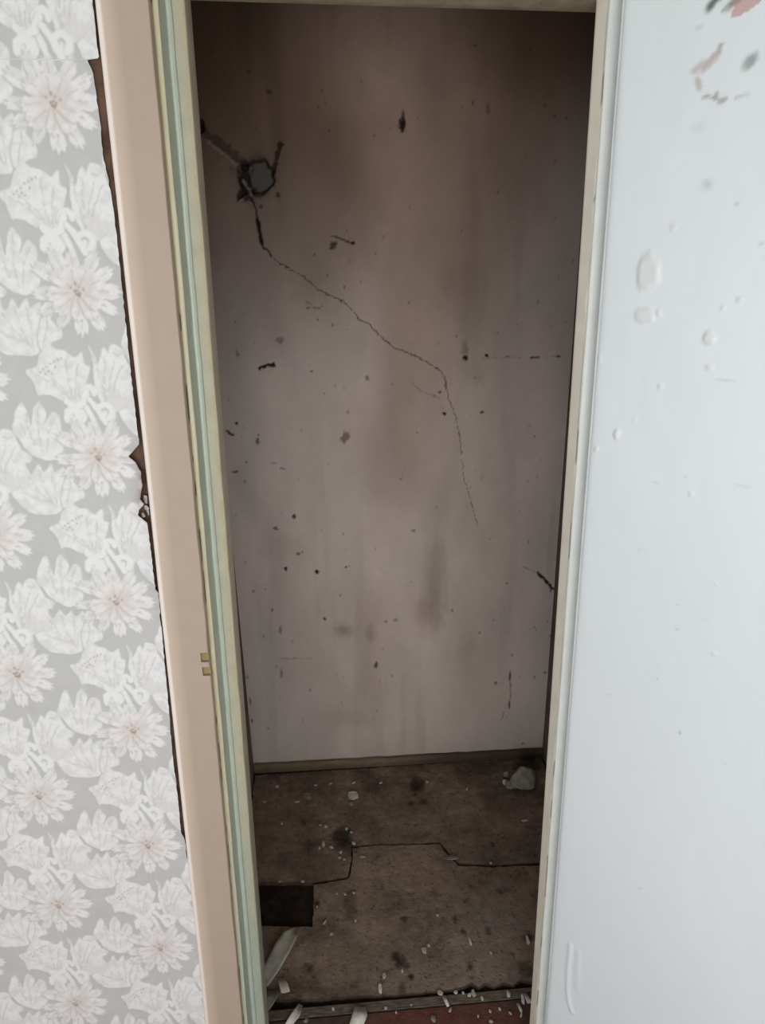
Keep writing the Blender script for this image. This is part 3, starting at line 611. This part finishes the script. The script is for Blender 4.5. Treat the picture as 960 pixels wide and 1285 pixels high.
# ------------------------------------------------------------------ floor
def fz(x, y): p = onZ(x, y); return (p[0], p[1])
bm = bmesh.new(); add_box(bm, (XL-.05, .03, -.06), (XR+.05, 1.12, -.012)); add_box(bm, (RX0, RY0, -.06), (RX1, .03, -.012))
floor = tag(bm_obj('floor', bm, M_sub), 'dark dirty subfloor under the broken sheets in the closet', 'floor', kind='structure')
def inside_sheet(name, poly, label, seed, tint=(0, 0, 0), step=0.004, fn=None):
    """a broken floor sheet: gridded top clipped to its outline, with a skirt down to the subfloor"""
    xs = [p[0] for p in poly]; ys = [p[1] for p in poly]; rg_ = random.Random(seed)
    out = []                                # ragged outline
    for k in range(len(poly)):
        a, b = np.array(poly[k]), np.array(poly[(k+1) % len(poly)]); L = np.linalg.norm(b-a); n = max(1, int(L/0.012))
        for i in range(n):
            p = a+(b-a)*i/n; out.append((p[0]+rg_.uniform(-.0016, .0016), p[1]+rg_.uniform(-.0016, .0016)))
    bm = bmesh.new(); vt = [bm.verts.new((p[0], p[1], 0)) for p in out]; f = bm.faces.new(vt)
    bmesh.ops.triangulate(bm, faces=[f])
    # cut into a fine grid so dirt colour and relief sit on real vertices
    for ax, lo, hi in ((0, min(xs), max(xs)), (1, min(ys), max(ys))):
        q = lo+step
        while q < hi:
            no = (1, 0, 0) if ax == 0 else (0, 1, 0); co = (q, 0, 0) if ax == 0 else (0, q, 0)
            bmesh.ops.bisect_plane(bm, geom=bm.verts[:]+bm.edges[:]+bm.faces[:], plane_co=co, plane_no=no, dist=1e-6); q += step
    bnd = [e for e in bm.edges if e.is_boundary]
    for e in bnd: e.smooth = False
    ex_ = bmesh.ops.extrude_edge_only(bm, edges=bnd)
    low = [g for g in ex_['geom'] if isinstance(g, bmesh.types.BMVert)]; lows = set(low); bv = set(v_ for e in bnd for v_ in e.verts)
    X = np.array([w.co.x for w in bm.verts]); Y = np.array([w.co.y for w in bm.verts])
    zz = (fbm(X*30, Y*30, seed)-.5)*.0025+(fbm(X*7, Y*7, seed+2)-.5)*.003-.0012
    for i, w in enumerate(bm.verts): w.co.z = -0.0118 if w in lows else zz[i]
    bm.verts.index_update(); tops = set(v_.index for v_ in bv); lowi = set(v_.index for v_ in low)
    me = bpy.data.meshes.new(name); bm.to_mesh(me); bm.free()
    cF = floor_colour(X, Y)*(1+np.array(tint)); rim = np.array([w in lowi or w in tops for w in range(len(X))])
    cF[rim] = cF[rim]*.25+lin((44, 35, 30))*.75
    at = me.color_attributes.new('Col', 'FLOAT_COLOR', 'POINT'); c4 = np.ones((len(X), 4), np.float32); c4[:, :3] = cF
    at.data.foreach_set('color', c4.reshape(-1)); me.materials.append(M_floorcol)
    for p in me.polygons: p.use_smooth = True
    o = link(bpy.data.objects.new(name, me), floor); o['label'] = label; return o
light_spots = [(500, 1095, 55, 30, .5, (140, 122, 104)), (455, 1100, 18, 45, .35, (140, 122, 104)), (470, 1170, 26, 26, .4, (134, 118, 100)), (545, 1100, 25, 25, .3, (134, 114, 96)), (440, 1200, 30, 20, .3, (120, 106, 90)),
               (620, 1160, 60, 50, .45, (122, 112, 102)), (520, 1225, 70, 18, .35, (118, 106, 94)), (500, 1015, 60, 22, .25, (104, 86, 72)), (480, 1215, 30, 25, .3, (118, 104, 90)), (600, 1215, 60, 25, .35, (120, 110, 100))]
dark_spots = [(428, 1050, 16, 14, .8), (437, 1062, 14, 10, .6), (523, 985, 14, 16, .85), (516, 1008, 6, 5, .8), (532, 1006, 8, 5, .7), (470, 990, 20, 14, .4), (440, 1135, 10, 22, .5), (502, 1208, 7, 6, .9), (497, 1200, 6, 5, .8), (510, 1212, 6, 4, .7),
              (605, 965, 40, 10, .5), (660, 960, 26, 14, .7), (660, 985, 30, 16, .35), (350, 1128, 40, 18, .6), (360, 1245, 40, 10, .5), (430, 1245, 30, 10, .4), (386, 1215, 8, 4, .7), (589, 1213, 4, 4, .8), (571, 1155, 4, 4, .8), (582, 1169, 4, 4, .7),
              (612, 1166, 5, 5, .6), (507, 1153, 6, 3, .7), (619, 1060, 4, 4, .7), (516, 1225, 3, 3, .9), (398, 1133, 5, 5, .8), (545, 1120, 6, 4, .4), (505, 1245, 5, 8, .6), (660, 1215, 12, 8, .6), (664, 1176, 8, 4, .7), (342, 975, 14, 8, .5), (382, 1031, 5, 4, .5), (630, 1118, 8, 4, .4)]
def floor_colour(X, Y):
    c = np.empty(X.shape+(3,)); c[:] = lin((131, 113, 98))
    n = fbm(X*16, Y*16, 50); c *= (0.40+1.10*n)[:, None]
    n = fbm(X*60, Y*60, 55); c *= (0.72+0.56*n)[:, None]
    for x, y, rx, ry, a, col in light_spots:
        u, v = fz(x, y); d = np.hypot((X-u)/(rx*.0024), (Y-v)/(ry*.0040))+(fbm(X*40, Y*40, x)-.5)*1.1
        a_ = (min(.9, a*1.5)*(1-sstep(.1, 1.25, d)))[:, None]; c = c*(1-a_)+lin(col)*1.25*a_*(0.7+.6*fbm(X*90, Y*90, 57))[:, None]
    for x, y, rx, ry, a in dark_spots:
        u, v = fz(x, y); d = np.hypot((X-u)/(rx*.0024), (Y-v)/(ry*.0040))+(fbm(X*70, Y*70, x)-.5)*1.0
        a_ = (a*(1-sstep(.3, 1.1, d)))[:, None]; c = c*(1-a_)+lin((40, 31, 27))*a_
    g = fbm(X*220, Y*220, 60); a_ = (0.5*sstep(.70, .82, g))[:, None]; c = c*(1-a_)+lin((150, 138, 124))*a_
    g = fbm(X*170, Y*170, 66); a_ = (0.7*sstep(.68, .80, g))[:, None]; c = c*(1-a_)+lin((40, 32, 28))*a_
    return c
xe = lambda y: None
def clampX(poly):                           # keep sheets inside the closet's side walls
    return [(min(max(p[0], XL+.003), XR-.003), min(p[1], 1.022)) for p in poly]
pb = [(XL+.003, 1.028), (XR-.003, 1.016)]
inside_sheet('floor_sheet', clampX([fz(290, 1108), fz(392, 1107), fz(437, 1100), fz(441, 1076), fz(440, 1062), fz(470, 1059), fz(553, 1057), fz(560, 1066), fz(568, 1076), fz(577, 1083), fz(620, 1085), fz(720, 1079)]+[(XR-.003, 1.02), (XL+.003, 1.02)]),
             'dark brown floor sheet along the back wall with a stepped front edge', 61)
inside_sheet('floor_sheet', clampX([fz(250, 1257), fz(270, 1163), fz(392, 1162), fz(394, 1109.5), fz(438, 1102), fz(442.5, 1077), fz(441.5, 1063.5), fz(470, 1060.5), fz(552, 1058.6), fz(558, 1067.5), fz(566.5, 1078), fz(576, 1085.3), fz(620, 1087.3), fz(730, 1083), fz(740, 1225), fz(668, 1232), fz(655, 1229), fz(645, 1236),
             fz(632, 1232), fz(622, 1239), fz(610, 1233), fz(600, 1238), fz(592, 1233), fz(575, 1240), fz(545, 1243), fz(505, 1247), fz(450, 1249), fz(397, 1253)]), 'lighter worn floor sheet across the front of the closet with a broken front edge', 62, (.06, .05, .04))
# threshold strip and the painted boards of the room floor
def strip(name, y0, y1, z, mat, label=None, x0=None, x1=None):
    bm = bmesh.new(); add_box(bm, (XL-.02 if x0 is None else x0, y0, -.0118), (XR if x1 is None else x1, y1, z))
    bmesh.ops.bevel(bm, geom=bm.edges[:], offset=.0015, segments=1, affect='EDGES'); o = bm_obj(name, bm, mat, floor)
    if label: o['label'] = label
    return o
ty = fz(520, 1250)[1]; t0 = fz(520, 1264)[1]
strip('threshold_board', t0, ty-.002, -.0015, M_board, 'grey dirty board just behind the threshold', XL+.002, XR-.002)
bx = np.linspace(XL+.002, XR-.002, 240); y_0, y_1 = 0.085, t0-.003
yy = np.concatenate([[y_0], np.linspace(y_0+.0008, y_1-.0008, 26), [y_1]]); U, V = np.meshgrid(bx, yy)
Z = (fbm(U*40, V*40, 91)-.5)*.0012-.0006; Z[0] = Z[-1] = -.0118
rc = np.empty(U.shape+(3,)); rc[:] = lin((78, 64, 55)); rc *= (0.6+0.8*fbm(U*25, V*40, 92))[..., None]
ru, rv = fz(545, 1282); a_ = (0.8*(1-sstep(.55, 1.1, np.hypot((U-ru)/.235, (V-rv)/.060)+(fbm(U*30, V*60, 93)-.5)*.7)))[..., None]
rc = rc*(1-a_)+lin((108, 66, 56))*a_*(0.75+0.5*fbm(U*60, V*60, 94))[..., None]
grid_mesh('floor_board', np.stack([U, V, Z], -1), rc, M_floorcol, floor)['label'] = 'worn red painted board at the threshold, red only in the middle'
strip('floor_board', -.02, 0.083, .0, M_red, None, TX(304, .07)+.004, rx3-.004)
for k in range(8):
    y1 = -.023-k*.13
    strip('floor_board', y1-.127, y1, .0, M_red, None, RX0+.003, RX1-.003)

# ---- skirting board at the foot of the back wall, grimy toward the right
NX = 200
us = np.linspace(XL+.002, XR-.002, NX)
bh = onY(400, 957, backY(.0)-.015)[2]
prof = [(-.0135, .002), (-.0150, .012), (-.0150, bh-.008), (-.0142, bh-.003), (-.011, bh), (-.0006, bh+.001)]
P = np.zeros((len(prof), NX, 3)); cc = np.zeros((len(prof), NX, 3))
for i, (dy, z) in enumerate(prof):
    w = (vnoise(us*30, us*0+i, 5)-.5)*.003*(i > 1)
    P[i, :, 0] = us; P[i, :, 1] = [backY(x)+dy+.0 for x in us]; P[i, :, 2] = z+w
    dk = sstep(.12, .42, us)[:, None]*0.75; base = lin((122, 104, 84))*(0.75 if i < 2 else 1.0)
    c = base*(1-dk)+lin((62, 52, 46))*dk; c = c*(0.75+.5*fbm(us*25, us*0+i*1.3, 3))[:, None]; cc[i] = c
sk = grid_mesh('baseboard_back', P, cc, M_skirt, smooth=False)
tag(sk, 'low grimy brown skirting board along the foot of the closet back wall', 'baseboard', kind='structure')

# ------------------------------------------------------------------ debris on the closet floor
def chip(name, x, y, w, h, mat, seed, rot=0.0, tilt=0.12, th=0.0012, n=7, z0=0.0014, bend=0.0):
    """one loose chip: irregular outline about w x h pixels in the photo, thin, a little tilted, resting on the floor"""
    rg_ = random.Random(seed); p = fz(x, y); d = math.dist(CAM, (p[0], p[1], 0)); s = d/1050.0
    a_, b_ = w*s*.43, max(h*s*.43/0.62, w*s*.12)
    bm = bmesh.new(); ring_ = []; cs, sn = math.cos(rot), math.sin(rot)
    for i in range(n):
        an = i*2*math.pi/n+rg_.uniform(-.3, .3); r = rg_.uniform(.75, 1.12); X_, Y_ = a_*r*math.cos(an), b_*r*math.sin(an)
        X_, Y_ = X_*cs-Y_*sn, X_*sn+Y_*cs; ring_.append((X_, Y_, bend*(X_/max(a_, 1e-6))**2))
    ta = rg_.uniform(-tilt, tilt); tb = rg_.uniform(-tilt, tilt)
    top = [(q[0], q[1], q[0]*ta+q[1]*tb+q[2]) for q in ring_]; mn = min(q[2] for q in top)
    vt = [bm.verts.new((q[0], q[1], q[2]-mn+th)) for q in top]; vb = [bm.verts.new((q[0]*.93, q[1]*.93, q[2]-mn)) for q in top]
    ct = bm.verts.new((rg_.uniform(-.2, .2)*a_, rg_.uniform(-.2, .2)*b_, sum(w_.co.z for w_ in vt)/n+th*rg_.uniform(0, 1.0)))
    cb = bm.verts.new((0, 0, sum(w_.co.z for w_ in vb)/n))
    for i in range(n):
        j = (i+1) % n; bm.faces.new((vt[i], vt[j], ct)); bm.faces.new((vb[j], vb[i], cb)); bm.faces.new((vb[i], vb[j], vt[j], vt[i]))
    o = bm_obj(name, bm, mat); o.location = (p[0], p[1], z0); return o
ORD = ['first', 'second', 'third', 'fourth', 'fifth', 'sixth', 'seventh', 'eighth', 'ninth']
sets = [
 ('flecks of paint along the skirting', 'tiny pale paint fleck on the dark floor close to the skirting',
  [(348, 988, 6, 4), (396, 986, 6, 3), (415, 984, 8, 3), (444, 983, 7, 3), (478, 983, 7, 3), (332, 1007, 5, 4), (536, 982, 5, 5), (586, 991, 3, 6), (354, 1034, 4, 4)]),
 ('paint chips around the black stain', 'small white paint chip around the black stain left of middle',
  [(402, 1036, 4, 3), (409, 1038, 7, 4), (401, 1065, 4, 4), (416, 1064, 7, 3), (435, 1041, 5, 4), (441, 1045, 4, 3), (444, 1059, 6, 5), (428, 1070, 5, 5), (426, 1077, 5, 4), (432, 1079, 4, 3), (455, 1076, 9, 3)]),
 ('white crumbs on the middle of the floor', 'tiny white crumb on the middle of the closet floor',
  [(351, 1107, 5, 3), (380, 1107, 5, 3), (423, 1122, 3, 4), (433, 1123, 4, 4), (444, 1121, 4, 4), (446, 1156, 4, 4), (408, 1158, 4, 6), (549, 1149, 4, 3), (616, 1197, 4, 4), (538, 1187, 5, 4), (482, 1226, 6, 7), (505, 1219, 3, 4), (616, 1084, 4, 3), (398, 1139, 3, 3)]),
 ('paint chips on the threshold', 'small whitish paint chip on the threshold boards',
  [(418, 1267, 4, 4), (484, 1266, 5, 3), (565, 1269, 4, 6), (572, 1246, 6, 4), (589, 1250, 5, 4), (605, 1254, 5, 4), (627, 1267, 4, 4), (615, 1270, 4, 4), (616, 1283, 5, 4), (581, 1247, 4, 3), (640, 1272, 3, 4), (600, 1276, 3, 3), (516, 1262, 3, 2), (497, 1271, 3, 3), (654, 1275, 3, 5)]),
]
sd = 100
for grp, lab, items in sets:
    order = sorted(range(len(items)), key=lambda i: items[i][0])
    for i, (x, y, w, h) in enumerate(items):
        sd += 1; k = order.index(i); n = len(items)
        if k < (n+1)//2: pos = 'leftmost of its row' if k == 0 else ORD[k]+' from the left'
        else: pos = 'rightmost of its row' if k == n-1 else ORD[n-1-k]+' from the right'
        tag(chip('paint_chip', x, y, w, h, M_flake, sd, rot=random.Random(sd).uniform(-.6, .6)), lab+', '+pos, 'paint chip', grp)
uniq = [
 ('plaster_fragment', 386, 1001, 15, 12, M_greyflake, 'flat grey plaster fragment near the left end of the skirting, white curl beside it', 'plaster fragment', .002),
 ('paint_chip', 373, 1007, 9, 4, M_flake, 'curled white chip touching the left side of the grey plaster fragment', 'paint chip', .0015),
 ('plaster_fragment', 443, 1000, 19, 11, M_flake, 'angular pale plaster fragment on the floor below the middle of the skirting', 'plaster fragment', .004),
 ('plaster_fragment', 441, 1010, 6, 5, M_greyflake, 'small grey crumb in front of the angular pale fragment', 'plaster fragment', .003),
 ('paint_chip', 406, 1060, 5, 10, M_flake, 'bright upright white chip left of the black stain', 'paint chip', .0015),
 ('plaster_fragment', 566, 1078, 20, 7, M_greyflake, 'long grey splinter lying in the step of the broken sheet edge', 'plaster fragment', .003),
 ('paint_chip', 658, 1031, 11, 4, M_flake, 'flat pale chip on the floor by the right jamb, below the plaster lump', 'paint chip', .0015),
 ('paint_chip', 619, 1040, 4, 10, M_greyflake, 'thin grey chip pointing at the back wall, right of the middle', 'paint chip', .0015),
 ('paint_chip', 416, 1173, 6, 4, M_flake, 'single bright white chip alone on the dark floor at lower left', 'paint chip', .0012),
 ('paint_chip', 532, 1194, 8, 8, M_flake, 'roundish pale chip on the lighter sheet at lower middle', 'paint chip', .0012),
 ('paint_chip', 590, 1183, 4, 9, M_flake, 'narrow white chip standing out on the grey floor at lower right', 'paint chip', .0012),
 ('paint_chip', 662, 1181, 5, 11, M_flake, 'white sliver against the foot of the right jamb, midway up the lower floor', 'paint chip', .0015),
 ('paint_chip', 477, 1242, 5, 10, M_flake, 'white sliver just behind the threshold seam, left of the middle', 'paint chip', .0015),
 ('paint_chip', 552, 1247, 9, 6, M_flake, 'whitish chip at the upper end of the white stick on the threshold', 'paint chip', .0015),
 ('paint_chip', 594, 1248, 6, 9, M_flake, 'pale upright chip at the torn sheet edge on the threshold', 'paint chip', .0015),
 ('plaster_fragment', 638, 1249, 7, 7, M_flake, 'roundish white crumb on the threshold boards toward the right jamb', 'plaster fragment', .003),
 ('plaster_fragment', 544, 1280, 8, 7, M_greyflake, 'dull grey crumb on the red painted board at the bottom edge', 'plaster fragment', .002),
 ('paint_chip', 384, 1282, 7, 5, M_greyflake, 'grey chip at the bottom edge beside the torn strip on the left', 'paint chip', .0015),
 ('paint_chip', 656, 1256, 5, 9, M_flake, 'small white chip beside the bluish sliver at the right jamb foot', 'paint chip', .0015),
]
for k, (nm, x, y, w, h, mt, lab, cat, th) in enumerate(uniq): tag(chip(nm, x, y, w, h, mt, 400+k, tilt=.15, th=th, n=8), lab, cat)

def ribbon_obj(name, px_pts, lifts, mat, label, cat, th=0.0009, curl_=0.0):
    """a torn strip given by its left and right edges on the floor, with heights along it"""
    L_, R_ = px_pts; n = len(L_); bm = bmesh.new(); rows = []
    for i in range(n):
        a = np.array(onZ(*L_[i], lifts[i]+curl_)); b = np.array(onZ(*R_[i], lifts[i]+curl_)); m = (a+b)/2; m[2] -= curl_
        rows.append([bm.verts.new(a), bm.verts.new((a*.6+m*.4)-np.array([0, 0, curl_*.3])), bm.verts.new(m), bm.verts.new((b*.6+m*.4)-np.array([0, 0, curl_*.3])), bm.verts.new(b)])
    fs = [bm.faces.new((rows[i][j], rows[i][j+1], rows[i+1][j+1], rows[i+1][j])) for i in range(n-1) for j in range(4)]
    bmesh.ops.recalc_face_normals(bm, faces=fs)
    bmesh.ops.solidify(bm, geom=bm.faces[:], thickness=th)
    o = bm_obj(name, bm, mat, smooth=True)
    zmin = min(v.co.z for v in o.data.vertices)
    for v in o.data.vertices: v.co.z += max(0, 0.0006-zmin) if zmin < 0.0006 else 0
    return tag(o, label, cat)
ribbon_obj('paper_strip', ([(371, 1163), (356, 1169), (346, 1183), (336, 1203), (322, 1226)], [(375, 1165), (372, 1178), (364, 1194), (352, 1215), (336, 1238)]), [.012, .014, .010, .004, .002], M_strip,
           'large curled pale leaf-shaped strip of torn paper beside the left jamb', 'paper strip', curl_=.004)
ribbon_obj('paper_strip', ([(347, 1226), (350, 1234), (353, 1246)], [(357, 1226), (361, 1234), (364, 1244)]), [.002, .006, .002], M_strip, 'short brownish paper strip just below the large curled one', 'paper strip', curl_=.002)
ribbon_obj('paper_strip', ([(336, 1243), (334, 1254), (331, 1268)], [(351, 1242), (348, 1252), (338, 1268)]), [.003, .006, .002], M_greyflake, 'dull grey scrap of paper half hidden by the foot of the left jamb', 'paper strip', curl_=.002)
ribbon_obj('paper_strip', ([(375, 1259), (366, 1271), (357, 1286)], [(380, 1262), (376, 1275), (366, 1288)]), [.003, .008, .003], M_flake, 'narrow bright torn strip lying diagonally at the bottom left', 'paper strip', curl_=.002)
ribbon_obj('plaster_flake', ([(445, 1262), (442, 1273), (438, 1287)], [(459, 1264), (461, 1274), (455, 1288)]), [.005, .007, .004], M_flake, 'broad pale plaster flake at the bottom edge, left of the red paint', 'plaster flake', th=.003)
ribbon_obj('splinter', ([(555, 1250), (558, 1257), (561, 1263)], [(559, 1249), (562, 1256), (564, 1262)]), [.003, .003, .003], M_flake, 'short white stick of plaster lying across the threshold', 'splinter', th=.003)
ribbon_obj('splinter', ([(648, 1259), (651, 1265), (654, 1271)], [(651, 1258), (654, 1264), (656, 1269)]), [.003, .003, .003], M_flake, 'thin white splinter on the threshold near the right jamb', 'splinter', th=.002)
ribbon_obj('splinter', ([(656, 1246), (659, 1252), (662, 1259)], [(660, 1246), (665, 1252), (668, 1258)]), [.003, .005, .003], M_flake, 'bluish white sliver leaning at the foot of the right jamb', 'splinter', th=.002)
# lump of plaster in the far right corner, with two crumbs beside it
def lump(name, x, y, rx, ry, rz, mat, seed, label, cat):
    p = fz(x, y); bm = bmesh.new(); bmesh.ops.create_icosphere(bm, subdivisions=3, radius=1.0)
    X = np.array([v.co[:] for v in bm.verts]); n = 1+(fbm(X[:, 0]*1.6+seed, X[:, 1]*1.6+X[:, 2], seed)-.5)*.7
    for v, k in zip(bm.verts, n):
        v.co = Vector((v.co.x*rx*k, v.co.y*ry*k, max(v.co.z, -.35)*rz*k))
    mz = min(v.co.z for v in bm.verts)
    for v in bm.verts: v.co.z -= mz
    o = bm_obj(name, bm, mat, smooth=True); o.location = (p[0], p[1], .0012); return tag(o, label, cat)
lump('plaster_lump', 656, 987, .045, .030, .048, M_greyflake, 5, 'rounded grey lump of fallen plaster in the far right corner by the skirting', 'plaster lump')
lump('plaster_lump', 640, 988, .017, .013, .015, M_greyflake, 8, 'flat grey plaster crumb against the left side of the big lump', 'plaster lump')
lump('plaster_lump', 634, 984, .010, .009, .012, M_flake, 9, 'small pale plaster crumb left of the big lump, nearer the door', 'plaster lump')
lump('plaster_lump', 635, 975, .010, .008, .014, M_greyflake, 12, 'small grey crumb left of the big lump, against the skirting', 'plaster lump')
